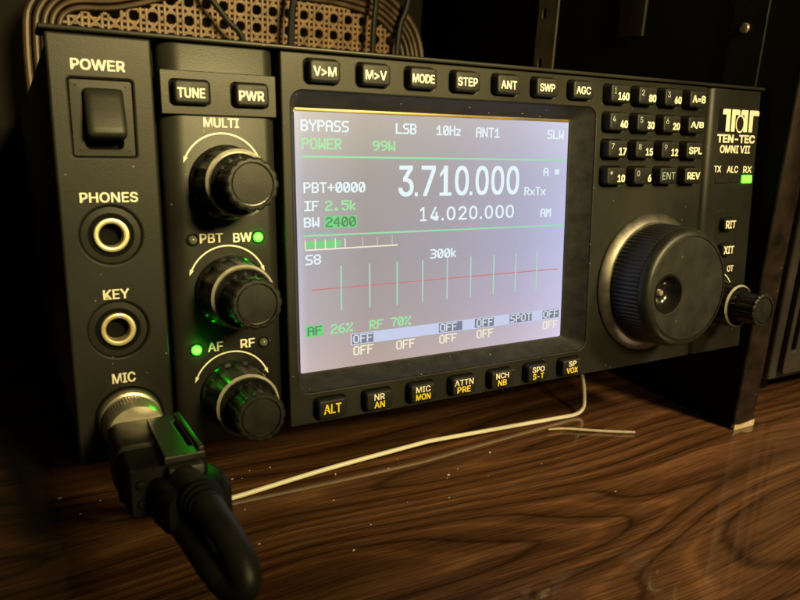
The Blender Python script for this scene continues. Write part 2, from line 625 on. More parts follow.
finish('chipped_foot', bm, 'rawwood', brd, smooth=0, label='pale chipped wood at the foot')


def rail(name, label, y0, y1, m, holes, z0=150, z1=420):
    t = thing(name, label, 'shelf rail', (315, (y0 + y1) / 2, z0))
    bm = bmesh.new()
    # a flat steel strip lying on the board's inner face, drawn in (y, z) then turned
    sub = bmesh.new()
    plate(sub, rr(y0, y1, z0, z1, 0.5, 2), [rr(h[0] - 1.9, h[0] + 1.9, h[1] - 3.4, h[1] + 3.4, 1.8, 4) for h in holes], 0, 1.4, 0.3)
    me = bpy.data.meshes.new('tmp')
    sub.to_mesh(me); sub.free()
    take(bm, me, lambda v: (316.4 - 1.4 + v.y, v.x, v.z), 0)
    bpy.data.meshes.remove(me)
    finish('strip', bm, m, t)
    return t


t = rail('shelf_rail', 'plain dark steel rail with a screw on the board above the radio', 12, 31, 'railmetal', [])
bm = bmesh.new()
sub = bmesh.new()
lathe(sub, 23.1, 203.5, [(2.6, 0), (2.6, -0.5), (2.1, -1.1), (1.0, -1.3)], 20)
me = bpy.data.meshes.new('tmp'); sub.to_mesh(me); sub.free()
take(bm, me, lambda v: (315.0 + v.y, v.x, v.z), 0)
bpy.data.meshes.remove(me)
finish('screw', bm, 'nickel', t)
rail('shelf_rail', 'paler slotted steel rail on the board, farther back than the plain one', 164.7, 184.6, 'railpale', [(178, 222 + 32 * k) for k in range(-1, 5)])
bm = bmesh.new()
box(bm, 313.8, 316.3, 88.6, 108, 203, 420, 0.8)
tag(finish('hanging_strap', bm, 'railmetal'), 'dark strap hanging flat against the board between two steel rails', 'strap')

# grey equipment case beyond the board
eq = thing('equipment_case', 'dim grey equipment case standing beyond the dark shelf board', 'equipment case', (470, 90, 0))
bm = bmesh.new()
box(bm, 372, 600, 10, 180, 12, 150, 2.0, seg=3)
finish('body', bm, 'box', eq)
bm = bmesh.new()
plate(bm, rr(379, 594, 16, 146, 3), [rr(383, 388, 30, 140, 1.5)], 6.5, 3.4, 0.8)
finish('front_plate', bm, 'box', eq)
for px, py in ((385, 30), (585, 30), (385, 165), (585, 165)):
    bm = bmesh.new()
    box(bm, px - 8, px + 8, py - 8, py + 8, 0, 12, 1)
    finish('foot', bm, 'black', eq)

# cane panel with bent rattan rim, far back in the cubby
cane = thing('cane_panel', 'brown woven cane panel in a ridged rattan rim standing behind the radio', 'cane panel', (155, 300, 0))
YC = 300.0
inner = []
for p in ((29, 60), (28, 120), (27, 165), (27.5, 190), (29, 199), (33, 203.5), (40, 206), (50, 206.8), (60, 208), (70, 210.5), (80, 213.5), (92, 217.5), (106, 222), (122, 225.5), (145, 228), (170, 228.5), (195, 228), (215, 227.5), (228, 226), (240, 224), (250, 221), (262, 213), (270, 204), (274, 190), (275, 165), (274, 120), (273, 60), (262, 44), (150, 38), (42, 44)):
    inner.append(Vector((p[0], 0, p[1])))
NI = len(inner)
cen = Vector((150, 0, 130))


def offs(d):
    out = []
    for i in range(NI):
        a, b = inner[i - 1], inner[(i + 1) % NI]
        tdir = (b - a).normalized()
        nrm = Vector((tdir.z, 0, -tdir.x))
        if nrm.dot(inner[i] - cen) < 0:
            nrm = -nrm
        out.append(inner[i] + nrm * d)
    return out


for k, (d, r, dy) in enumerate(((1.4, 1.7, -2), (5.6, 1.7, -2.6), (9.8, 1.8, -2.4), (14.2, 2.0, -1.0), (19.5, 2.4, 0))):
    q = offs(d)
    bm = bmesh.new()
    tube(bm, [(v.x, YC + dy, v.z) for v in q + [q[0]]], r, 10, sub=3)
    finish('rim_band', bm, 'canewood', cane)
bm = bmesh.new()


def inside(x, z):
    c = False
    j = NI - 1
    for i in range(NI):
        xi, zi, xj, zj = inner[i].x, inner[i].z, inner[j].x, inner[j].z
        if (zi > z) != (zj > z) and x < (xj - xi) * (z - zi) / (zj - zi) + xi:
            c = not c
        j = i
    return c


def strand(a, b, wd, yy):
    """flat cane strip from a to b, clipped to the rim"""
    a, b = Vector(a), Vector(b)
    L = (b - a).length
    n = int(L / 3) + 1
    d = (b - a) / L
    nn = Vector((-d.y, d.x)) * wd
    run = []
    for i in range(n + 1):
        p = a + d * (L * i / n)
        if inside(p.x, p.y):
            run.append((p, math.sin(i * 1.45) * 0.25))
        else:
            if len(run) > 1:
                ribbon(run, nn, yy)
            run = []
    if len(run) > 1:
        ribbon(run, nn, yy)


def ribbon(run, nn, yy):
    rings = []
    for p, wv in run:
        y = YC + yy + wv
        rings.append([(p.x - nn.x, y + .3, p.y - nn.y), (p.x - nn.x * .6, y - .35, p.y - nn.y * .6), (p.x + nn.x * .6, y - .35, p.y + nn.y * .6), (p.x + nn.x, y + .3, p.y + nn.y)])
    loft(bm, rings, False, False, 0, closed=False)


PIT = 11.9
X0, Z0 = 131.5 - PIT / 2, 218.0 - PIT / 2
for k in range(-12, 16):
    for s in (-1.9, 1.9):
        strand((X0 + k * PIT + s, 30), (X0 + k * PIT + s, 235), 1.05, -0.4)
for k in range(-16, 3):
    for s in (-1.9, 1.9):
        strand((20, Z0 + k * PIT + s), (280, Z0 + k * PIT + s), 1.05, 0.3)
for k in range(-40, 45):
    xx = X0 + (k + 0.5) * PIT
    strand((xx - 110, Z0 - 110), (xx + 30, Z0 + 30), 1.0, 0.0)
    strand((xx + 110, Z0 - 110), (xx - 30, Z0 + 30), 1.0, 0.15)
finish('cane_weave', bm, 'cane', cane)
bm = bmesh.new()
box(bm, 27, 275, 296, 306, 0, 16, 2)
finish('base_rail', bm, 'canewood', cane)

# dark cords hanging in front of the cane
for lab, a, pts, r in (
        ('dark cord running slantwise across the cane behind the radio', 0, [(96, 285, 258), (112, 283, 228), (128, 281, 208), (141, 280, 190), (152, 280, 120), (150, 275, 4)], 2.1),
        ('thick dark cord hanging straight down before the middle of the cane', 0, [(178, 280, 330), (176.5, 280, 240), (173, 278, 205), (172, 276, 120), (174, 272, 4)], 2.6),
        ('dark cord hanging near the right end of the cane', 0, [(242, 282, 330), (241, 282, 240), (239, 281, 205), (238, 280, 110), (236, 276, 4)], 2.2),
        ('dark cord hanging just past the right end of the cane', 0, [(276, 288, 330), (272, 288, 240), (264, 288, 205), (262, 284, 100), (262, 280, 4)], 2.3)):
    bm = bmesh.new()
    tube(bm, pts, r, 10, sub=8)
    tag(finish('power_cable', bm, 'black'), lab, 'cord', 'dark cords hanging behind the radio')

# ------------------------------------------------------------------ the radio
BASE = (152.5, 170, -123.3)
radio = thing('radio_transceiver', 'black radio transceiver with lit lavender display, round knobs and keypad on a wire bail', 'radio', BASE, tilted=True)

# --- case behind the front
bm = bmesh.new()
box(bm, 1.2, 303.8, 10.5, 352, -121.8, 0.9, 1.0)
finish('case', bm, 'black', radio)
for fx, fy, ln in ((40, 78, 14), (265, 78, 14), (40, 322, 0), (265, 322, 0)):
    # feet: the rear pair reaches the table
    zt = -122.2
    zb = zt - ln if ln else (-173 + 0.1045 * fy) / 0.9945 + 0.35
    bm = bmesh.new()
    rings = []
    for r_, z in ((10.5, zt), (10.5, zt - 2), (9.5, zb + 1), (8.5, zb)):
        rings.append([(fx + r_ * math.cos(2 * math.pi * i / 28), fy + r_ * math.sin(2 * math.pi * i / 28), z) for i in range(28)])
    loft(bm, rings, False, True)
    finish('foot', bm, 'black', radio)
# --- wire bail under the front
bm = bmesh.new()
tube(bm, [(48.2, 74, -125.5), (47.8, 62, -142), (47.6, 52, -158), (49.4, 49.2, -165.6), (53.5, 48.6, -167.2), (60, 48.8, -167.55), (100, 51, -165.2), (148, 52.8, -163.5), (156, 53.2, -163.5), (200, 54.3, -165.3), (240, 55, -166.9), (247, 55, -167.0), (252, 55, -165.6), (254.6, 55.5, -161.5), (256.4, 59, -150), (257.6, 66, -136), (258, 74, -125.5)], 1.05, 14, sub=8)
finish('wire_bail', bm, 'wire', radio)
for bx in (48.2, 258):
    bm = bmesh.new()
    box(bm, bx - 5, bx + 5, 69, 80, -128.5, -122, 1)
    finish('bail_bracket', bm, 'black', radio)
# --- lip along the top
bm = bmesh.new()
box(bm, -1.6, 305.3, -1.0, 12, 0.35, 1.75, 0.5, seg=3)
finish('top_lip', bm, 'panel2', radio)
# --- black gap behind the four face sections
bm = bmesh.new()
plate(bm, rr(0.5, 304.4, -122.6, 0.2, 0.5, 2), [rr(69, 199.6, -112.1, -11.6, 2, 4)], 6.6, 4.2, 0.1, res=1)
finish('face_backing', bm, 'well', radio, smooth=0)

# --- left section: power switch and sockets
bm = bmesh.new()
PW = rr(4.9, 21.6, -33.0, -11.8, 0.8, 3)
plate(bm, rr(0, 27.3, -123.3, 0, 0.6, 3), [PW, circ(13.2, -55.2, 8.4), circ(13.3, -83.1, 8.4), circ(14.6, -110.8, 9.7)], 0, 6.5, 0.7)
left_sec = finish('face_section', bm, 'panel', radio, label='left face section with the power switch and three sockets')
# --- knob section: gently rounded into the grooves at both sides
bm = bmesh.new()


def secprof(xa, xb, ra, rb, y0, depth, n=8, pa=2.0, pb=2.0):
    out = [(xa, depth)]
    for i in range(n + 1):
        t = i / n
        out.append((xa + ra * (1 - math.cos(t * math.pi / 2)), y0 + (depth - 1.5 - y0) * (1 - math.sin(t * math.pi / 2))))
    for i in range(n + 1):
        t = 1 - i / n
        out.append((xb - rb * (1 - math.cos(t * math.pi / 2)), y0 + (depth - 1.5 - y0) * (1 - math.sin(t * math.pi / 2))))
    out.append((xb, depth))
    return out


def section(name, prof, z0, z1, m, label, bev=0.6):
    bm = bmesh.new()
    rings = []
    for ins, z in ((bev, z0), (bev * .3, z0 + bev * .3), (0, z0 + bev), (0, z1 - bev), (bev * .3, z1 - bev * .3), (bev, z1)):
        rings.append([(x, y + ins, z) for x, y in prof])
    loft(bm, rings, True, True)
    return finish(name, bm, m, radio, smooth=40, label=label)


knob_sec = section('face_section', secprof(29.2, 64.3, 6.5, 4.2, 0.5, 6.5), -123.3, 0, 'panel2', 'narrow face section carrying three stacked round knobs')
# --- plate round TUNE and PWR
TUNE, PWR = (31.6, 43.4), (49.7, 61.4)
bm = bmesh.new()
plate(bm, rr(29.1, 64.0, -20.5, -7.9, 0.3, 2), [rr(a, b, -17.9, -10.5, 1.4, 5) for a, b in (TUNE, PWR)], -0.45, 2.6, 0.25)
finish('button_plate', bm, 'panel2', radio)
# --- centre section
TOPX = [73.7 + 18.28 * i for i in range(7)]
BOTX = [74.2 + 18.28 * i for i in range(7)]
PADX = [202.7 + 15.55 * i for i in range(4)]
PADZ = [-6.1 - 10.93 * i for i in range(4)]
holes = [rr(69, 199.6, -112.1, -11.6, 4.2, 8)]
holes += [rr(x, x + 12.0, -9.3, -1.8, 1.6, 5) for x in TOPX]
holes += [rr(x, x + 12.0, -121.8, -114.3, 1.6, 5) for x in BOTX]
holes += [rr(x, x + 12.3, z - 3.9, z + 3.9, 1.5, 5) for x in PADX for z in PADZ]
bm = bmesh.new()
plate(bm, rr(65.8, 265.9, -123.3, 0, 0.6, 3), holes, 0, 6.5, 0.5)
centre_sec = finish('face_section', bm, 'panel', radio, label='wide centre face section round the display and keypad')
# --- right section
right_sec = section('face_section', secprof(267.2, 305.0, 4.5, 2.0, 0.0, 6.5), -123.3, 0, 'panel2', 'right face section with the maker emblem and status lights')


# --- lettering printed on the face
def legend(s, x0, x1, z0, z1, y, parent, m='ink', bold=0.03):
    bm = bmesh.new()
    text(bm, s, x0, x1, z0, z1, y, 0, bold)
    return finish('printed_legend', bm, m, parent, smooth=0, label='printed word ' + s)


for s, x0, x1, z0, z1 in (('POWER', 5.9, 19.9, -9.5, -6.6), ('PHONES', 5.5, 21.1, -45.8, -42.9), ('KEY', 9.7, 16.9, -73.9, -71.0), ('MIC', 10.4, 17.0, -99.5, -96.4)):
    legend(s, x0, x1, z0, z1, 0, left_sec)
for s, x0, x1, z0, z1 in (('MULTI', 41.3, 52.1, -23.9, -20.9 - .2), ('PBT', 38.4, 45.6, -58.8, -55.9), ('BW', 48.8, 54.8, -59.0, -56.1), ('AF', 39.2, 44.0, -93.4, -90.4), ('RF', 49.7, 54.5, -93.4, -90.5)):
    legend(s, x0, x1, z0, z1, 0.5, knob_sec, bold=0.03)
for s, x0, x1, z0, z1 in (('TX', 274.1, 279.0, -37.4, -34.5), ('ALC', 283.2, 291.2, -37.7, -34.5), ('RX', 295.0, 301.3, -37.7, -34.6), ('OT', 289.2, 293.8, -84.8, -81.7)):
    legend(s, x0, x1, z0, z1, 0.0, right_sec, bold=0.04)
legend('TEN-TEC', 274.6, 301.7, -24.0, -20.2, 0, right_sec, bold=0.075)
legend('OMNI VII', 277.1, 298.8, -28.7, -25.1, 0, right_sec, bold=0.05)


def arc(cx, ztop, y, parent):
    """turning-range arc with a small arrowhead at each end"""
    bm = bmesh.new()
    R, wd = 12.4, 0.23
    cz = ztop - R
    a0, a1 = math.radians(24), math.radians(156)
    n = 40
    rings = [[(cx + (R + d) * math.cos(a0 + (a1 - a0) * i / n), y - 0.05, cz + (R + d) * math.sin(a0 + (a1 - a0) * i / n)) for d in (-wd, wd)] for i in range(n + 1)]
    loft(bm, rings, False, False, closed=False)
    for a, sgn in ((a0, -1), (a1, 1)):
        c = Vector((cx + R * math.cos(a), y - 0.05, cz + R * math.sin(a)))
        tdir = Vector((-math.sin(a), 0, math.cos(a))) * sgn
        nd = Vector((math.cos(a), 0, math.sin(a)))
        bm.faces.new([bm.verts.new(p) for p in (c + nd * .6 - tdir * .3, c - nd * .6 - tdir * .3, c + tdir * 1.6)])
    finish('range_arc', bm, 'ink', parent, smooth=0)


KN = ((47.6, -40.5, -25.6), (47.6, -74.4, -59.9), (47.6, -108.4, -94.1))
for kx, kz, zt in KN:
    arc(46.7, zt, 0.5, knob_sec)
arc(281.8, -84.4, 0.0, right_sec)

# emblem: four square-shouldered strokes round a ring, on a black ground
bm = bmesh.new()
ET, EB, EA = -8.9, -18.9, -11.3


def stroke(u0, u1, arm, y):
    """upright u0..u1 with a short arm reaching to x = arm, rounded at the outer shoulder"""
    if arm < u0:
        ps = [(u0, EB), (u1, EB), (u1, ET), (arm + .9, ET), (arm + .25, ET - .25), (arm, ET - .9), (arm, EA), (u0, EA)]
    else:
        ps = [(u0, EB), (u1, EB), (u1, EA), (arm, EA), (arm, ET - .9), (arm - .25, ET - .25), (arm - .9, ET), (u0, ET)]
    bm.faces.new([bm.verts.new((x, y, z)) for x, z in ps])


for u0, u1, arm in ((279.9, 282.7, 277.3), (283.7, 286.3, 289.4), (292.6, 295.3, 290.2), (296.4, 299.1, 303.4)):
    stroke(u0, u1, arm, -0.08)
quad(bm, 274.6, 299.0, -19.1, -9.2, -0.025, 1)
finish('emblem', bm, ['ink', 'well'], right_sec, smooth=0, label='maker emblem of four square-shouldered strokes round a ring')
bm = bmesh.new()
rings = []
n = 40
for rx, rz, y in ((3.0, 3.9, -0.02), (3.0, 3.9, -0.30), (2.4, 3.2, -0.34)):
    rings.append([(289.5 + rx * math.cos(2 * math.pi * i / n), y, -15.3 + rz * math.sin(2 * math.pi * i / n)) for i in range(n)])
loft(bm, rings, False, True)
finish('emblem_ring', bm, 'panel2', right_sec)
bm = bmesh.new()
rings = [[(289.5 + rx * math.cos(2 * math.pi * i / n), -0.40, -15.3 + rz * math.sin(2 * math.pi * i / n)) for i in range(n)] for rx, rz in ((3.15, 4.1), (2.5, 3.35))]
loft(bm, rings, False, False)
finish('emblem_outline', bm, 'ink', right_sec, smooth=0)

# --- status lights
for x0, x1, on in ((275.4, 284.6, 0), (285.6, 293.4, 0), (294.6, 301.6, 1)):
    bm = bmesh.new()
    rrloft(bm, x0, x1, -42.4, -38.9, 0.4, [(0, 0.3), (0, -0.25), (0.3, -0.5)], n=3)
    if on:
        finish('status_light', bm, simple('status_lit', (0.1, 0.5, 0.08), 0.3, emit=(0.03, 1.0, 0.006), estr=14.0), radio, label='lit green RX light')
    else:
        finish('status_light', bm, 'panel', radio, label='dark status light')
for x, z, on, nm in ((36.2, -57.7, 0, 'PBT'), (56.9, -57.7, 1, 'BW'), (35.7, -92.3, 1, 'AF'), (57.4, -92.3, 0, 'RF')):
    bm = bmesh.new()
    lathe(bm, x, z, [(2.0, 0.9), (2.0, 0.35), (1.75, 0.3), (1.5, 0.5)], 24, 1, cap1=False)
    lathe(bm, x, z, [(1.45, 0.7), (1.4, 0.1), (1.15, -0.4), (0.7, -0.75), (0.2, -0.88)], 24, 0)
    finish('indicator_light', bm, ['led_on' if on else 'led_off', 'well'], radio, label=('lit green light beside ' if on else 'dark light beside ') + nm)


# --- push buttons
def button(name, label, xa, xb, za, zb, proud, letters, gap=(0.9, 0.5, 0.35), base=1.2, r=1.2):
    """cap in its black well; letters: (text, x0, x1, z0, z1, ink, bold)"""
    bm = bmesh.new()
    rrloft(bm, xa + .06, xb - .06, za + .06, zb - .06, r + .3, [(0, 5.0), (0, base), (0.4, base - .1)], 1)
    x0, x1, z0, z1 = xa + gap[0], xb - gap[1], za + gap[2], zb - gap[2]
    rrloft(bm, x0, x1, z0, z1, r, [(-.15, base - .05), (0, -proud + .8), (.12, -proud + .35), (.4, -proud + .08), (.8, -proud)], 0)
    inks = ['ink', 'ink_yellow', 'ink_grey', 'ink_blue']
    for s, a, b, c, d, ink, bold in letters:
        text(bm, s, a, b, c, d, -proud, 2 + inks.index(ink), bold, 0.04)
    return finish(name, bm, ['cap', 'well'] + inks, radio, label=label)


for (a, b), s in ((TUNE, 'TUNE'), (PWR, 'PWR')):
    c = (a + b) / 2 - 0.15
    hw = 4.0 if s == 'TUNE' else 3.9
    button('push_button', 'push button marked ' + s, a, b, -17.9, -10.5, 3.0, [(s, c - hw, c + hw, -15.9, -13.1, 'ink', 0.03)], base=0.35)
for x, s, hw in zip(TOPX, ('V>M', 'M>V', 'MODE', 'STEP', 'ANT', 'SWP', 'AGC'), (3.9, 3.9, 4.4, 4.2, 3.6, 3.6, 3.7)):
    c = x + 5.95
    button('push_button', 'push button marked ' + s, x, x + 12, -9.3, -1.8, 3.0, [(s, c - hw, c + hw, -7.2, -4.3, 'ink', 0.025)])
for x, (s, t_) in zip(BOTX, (('', 'ALT'), ('NR', 'AN'), ('MIC', 'MON'), ('ATTN', 'PRE'), ('NCH', 'NB'), ('SPO', 'S-T'), ('SP', 'VOX'))):
    c = x + 6.0
    wl = {2: 2.1, 3: 3.1, 4: 4.3}
    L = []
    if s:
        h1 = wl[len(s)]
        h2 = wl[len(t_)] * (0.92 if t_ == 'S-T' else 1)
        L.append((s, c - h1, c + h1, -117.7, -115.4, 'ink', 0.03))
        L.append((t_, c - h2, c + h2, -120.6, -118.2, 'ink_yellow', 0.03))
    else:
        L.append((t_, c - 3.3, c + 3.3, -119.6, -116.2, 'ink_yellow', 0.03))
    button('push_button', 'push button marked ' + (s + ' ' + t_).strip(), x, x + 12, -121.8, -114.3, 3.0, L)
PAD = ((('1', '160'), ('2', '80'), ('3', '60'), ('', 'A=B')), (('4', '40'), ('5', '30'), ('6', '20'), ('', 'A/B')),
       (('7', '17'), ('8', '15'), ('9', '12'), ('', 'SPL')), (('*', '10'), ('0', '6'), ('', 'ENT'), ('', 'REV')))
for j, row in enumerate(PAD):
    for i, (d, s) in enumerate(row):
        x, z = PADX[i], PADZ[j]
        L = []
        if d:
            if d == '*':
                L.append((d, x + 2.1, x + 3.7, z + 0.5, z + 2.0, 'ink_grey', 0.01))
            else:
                wd = 1.0 if d == '1' else 1.6
                L.append((d, x + 2.9 - wd / 2, x + 2.9 + wd / 2, z - 0.1, z + 2.2, 'ink_grey', 0.0))
            ln = {1: 2.0, 2: 4.2, 3: 6.2}[len(s)]
            L.append((s, x + 10.6 - ln, x + 10.6, z - 2.5, z + 0.5, 'ink', 0.05))
        elif s == 'ENT':
            L.append((s, x + 1.9, x + 9.9, z - 1.6, z + 1.5, 'ink_blue', 0.0))
        else:
            L.append((s, x + 2.0, x + 10.4, z - 1.6, z + 1.5, 'ink', 0.05))
        button('keypad_button', 'keypad button marked ' + (d + ' ' + s).strip(), x, x + 12.3, z - 3.9, z + 3.9, 4.0, L, gap=(0.7, 0.9, 0.35))
# RIT and XIT on their small inset plate
bm = bmesh.new()
plate(bm, rr(278.4, 294.0, -83.0 + 2, -55.2, 1.2, 4), [rr(280.2, 289.6, -64.9, -58.6, 1, 4), rr(280.2, 289.6, -77.0, -70.6, 1, 4)], -0.25, 0.9, 0.2)
finish('button_plate', bm, 'panel2', radio)
for s, z in (('RIT', -61.75), ('XIT', -73.8)):
    button('push_button', 'push button marked ' + s, 280.2, 289.6, z - 3.1, z + 3.1, 3.0, [(s, 281.7, 288.9, z - 1.7, z + 1.9, 'ink', 0.04)], gap=(.8, .5, .4), base=-.05)

# --- power rocker
bm = bmesh.new()
rrloft(bm, 4.95, 21.55, -32.95, -11.85, 0.7, [(0, 5), (0, 0.9), (0.25, 0.55), (1.6, 0.5)], 0, cap1=False, n=3)
rings = []
for ins, y in ((1.6, 0.5), (3.1, 0.45), (3.2, 0.9), (3.2, 4.5)):
    rings.append([(x, y, z) for x, z in rr(4.95 + ins, 21.55 - ins, -32.95 + min(ins, 2.0), -11.85 - min(ins, 2.4), 0.7 if ins < 2 else 1.6, 3)])
loft(bm, rings, False, True)
for f in bm.faces:
    if f.calc_center_median().y > 0.7:
        f.material_index = 1
sw = finish('power_switch', bm, ['panel', 'well'], radio, label='rocker power switch in a square surround')
bm = bmesh.new()
prof = [(3.5, -28.8), (2.0, -28.8), (-4.4, -27.6), (-5.0, -27.1), (-5.1, -26.4), (-4.8, -24.8), (-3.4, -20.5), (-2.2, -17), (-1.5, -15.0), (-1.0, -14.4), (-0.4, -14.2), (3.5, -14.2)]
rings = []
for ins, x in ((1.5, 8.45), (0.75, 8.6), (0.3, 9.0), (0.07, 9.7), (0, 10.6), (0, 16.8), (0.07, 17.7), (0.3, 18.4), (0.75, 18.8), (1.5, 18.95)):
    rings.append([(x, y + ins, -21.3 + (z + 21.3) * (1 - ins * 0.075)) for y, z in prof])
loft(bm, rings, True, True)
finish('rocker', bm, 'panel2', sw, smooth=50)

# --- sockets
for nm, z in (('phones', -55.2), ('key', -83.1)):
    bm = bmesh.new()
    lathe(bm, 13.2, z, [(8.35, 5), (8.35, 1.0), (8.1, 0.7), (6.4, 0.55)], 48, cap1=False)
    lathe(bm, 13.2, z, [(6.4, 0.55), (5.7, 0.5), (5.6, 0.9), (4.9, 0.9)], 48, mi=1, cap1=False)
    s_ = finish('socket', bm, ['panel', 'well'], radio, label=nm + ' socket')
    bm = bmesh.new()
    lathe(bm, 13.2, z, [(4.95, 1.2), (4.95, 0.0), (4.75, -0.3), (4.3, -0.42), (3.7, -0.3), (3.4, 0.1), (3.35, 5.0)], 48, cap1=False)
    lathe(bm, 13.2, z, [(3.4, 4.0), (3.3, 4.6)], 48, mi=1)
    finish('ring', bm, ['brass', 'well'], s_)
bm = bmesh.new()
lathe(bm, 14.6, -110.8, [(9.6, 5), (9.6, -0.2), (9.3, -0.5), (8.6, -0.55)], 56, cap1=False)
lathe(bm, 14.6, -110.8, [(8.6, -0.55), (8.2, 0.6), (7.0, 0.8), (0.5, 0.8)], 56, mi=1)
finish('socket', bm, ['panel', 'well'], radio, label='microphone socket')


# --- control knobs
def control_knob(cx, cz, y0, label):
    lob = lambda a, n, d: 1 + d * math.tanh(2.6 * (math.cos(a * n) + 0.25))
    bm = bmesh.new()
    n = 300
    lathe(bm, cx, cz, [(11.4, y0), (11.5, y0 - 1.0), (11.3, y0 - 1.6), (10.5, y0 - 2.2), (10.1, -7.5), (9.75, -12.6), (9.95, -13.0), (9.2, -13.75), (8.7, -13.8), (8.4, -13.6), (6.0, -13.2)], n,
          mod=lambda k, a: lob(a, 12, 0.026) if 3 <= k <= 5 else 1.0, mis=[0, 0, 0, 0, 0, 0, 1, 0, 0, 0, 0], cap1=False)
    k = finish('control_knob', bm, ['knob', 'knobring'], radio, label=label)
    bm = bmesh.new()
    lathe(bm, cx, cz, [(6.9, -12.9), (6.9, -14.0), (6.9, -23.2), (7.2, -24.0), (7.45, -24.6), (7.4, -25.3), (6.8, -25.8), (6.1, -25.85), (5.95, -25.3), (5.7, -25.25), (5.6, -25.65), (0.3, -25.8)], n,
          mod=lambda q, a: lob(a, 15, 0.024) if 1 <= q <= 6 else 1.0, mis=[0, 0, 0, 2, 2, 2, 2, 0, 0, 1, 1, 1])
    finish('knob_cap', bm, ['knob', 'knobtop', 'knobtop'], k)
    return k


for (kx, kz, zt), nm in zip(KN, ('MULTI', 'PBT and BW', 'AF and RF')):
    control_knob(kx, kz, 0.45, 'round fluted knob under ' + nm)
control_knob(281.8, -98.8, -0.05, 'round fluted knob right of the tuning knob')

# --- tuning knob
TX_, TZ_ = 235.2, -85.6
bm = bmesh.new()
lathe(bm, TX_, TZ_, [(30.6, 0.0), (30.7, -0.8), (30.2, -1.5), (27.4, -3.2), (26.9, -3.4), (25.0, -3.2)], 120, cap1=False)
tk = finish('tuning_knob', bm, 'silver', radio, label='large ribbed tuning knob with a finger dimple')
bm = bmesh.new()
n = 86 * 4
lathe(bm, TX_, TZ_, [(25.3, -2.8), (25.9, -3.6), (26.1, -4.4), (25.6, -16.5), (25.2, -17.4), (25.0, -17.9)], n,
      mod=lambda k, a: (1 + 0.017 * (abs(math.sin(a * 43)) ** 0.8 - 0.5)) if 1 <= k <= 4 else 1.0, cap1=False)
finish('grip', bm, simple('grip_rubber', (0.016, 0.017, 0.020), 0.42), tk, smooth=25)
bm = bmesh.new()
lathe(bm, TX_, TZ_, [(25.2, -17.7), (25.2, -18.6), (25.0, -19.6), (24.5, -20.6), (23.7, -21.4), (22.7, -21.85), (22.2, -21.9), (22.1, -21.2), (21.9, -21.2)], 120, cap1=False)
finish('rim', bm, worn('knob_rim', (0.010, 0.0098, 0.0088), (0.017, 0.0163, 0.014), 0.42, 160, 0.03, 0.4), tk)
bm = bmesh.new()
plate(bm, circ(TX_, TZ_, 21.95, 96), [circ(223.2, -87.0, 8.3, 48)], -21.75, 1.2, 0.2)
finish('face_disc', bm, worn('knob_disc', (0.012, 0.0117, 0.0103), (0.021, 0.020, 0.0172), 0.5, 120, 0.04, 0.4, dust=0.2), tk)
bm = bmesh.new()
lathe(bm, 223.2, -87.0, [(8.35, -21.2), (8.2, -21.9), (7.6, -22.0), (7.2, -21.5), (6.6, -19.6), (5.0, -17.6), (3.2, -16.7), (0.2, -16.3)], 48)
fd = finish('finger_dimple', bm, simple('dimple_gloss', (0.010, 0.010, 0.009), 0.18), tk)
bm = bmesh.new()
lathe(bm, 223.2, -87.0, [(1.5, -16.2), (1.4, -17.8), (1.0, -18.3), (0.2, -18.4)], 24)
finish('pin', bm, 'nickel', fd)

# --- display
disp_y = 9.2
bm = bmesh.new()
rings = [[(x, y, z) for x, z in rr(a, b, c, d, r, 8)] for a, b, c, d, r, y in (
    (69.1, 199.5, -112.0, -11.7, 4.1, 0.6), (69.4, 199.2, -111.7, -12.0, 3.9, 1.0), (72.6, 194.0, -108.2, -15.4, 1.2, 8.2), (73.2, 193.4, -107.6, -16.0, 0.8, 8.6), (73.3, 193.3, -107.5, -16.1, 0.8, 9.4))]
loft(bm, rings, False, False)
disp = finish('display', bm, 'bezel', radio, label='lit colour display in a deep black surround')
bm = bmesh.new()
quad(bm, 73.2, 193.4, -107.6, -16.0, disp_y + 0.02)
scr = finish('screen', bm, 'lcd', disp, smooth=0)
bm = bmesh.new()
box(bm, 73.4, 193.2, 8.75, 9.1, -17.2, -16.15, 0.12)
finish('screen_trim', bm, worn('trim_glint', (0.16, 0.115, 0.04), (0.26, 0.19, 0.07), 0.42, 60, 0.02, 0.5, metal=0.6), disp)  # frame strip; its gold colour stands in for a reflected highlight

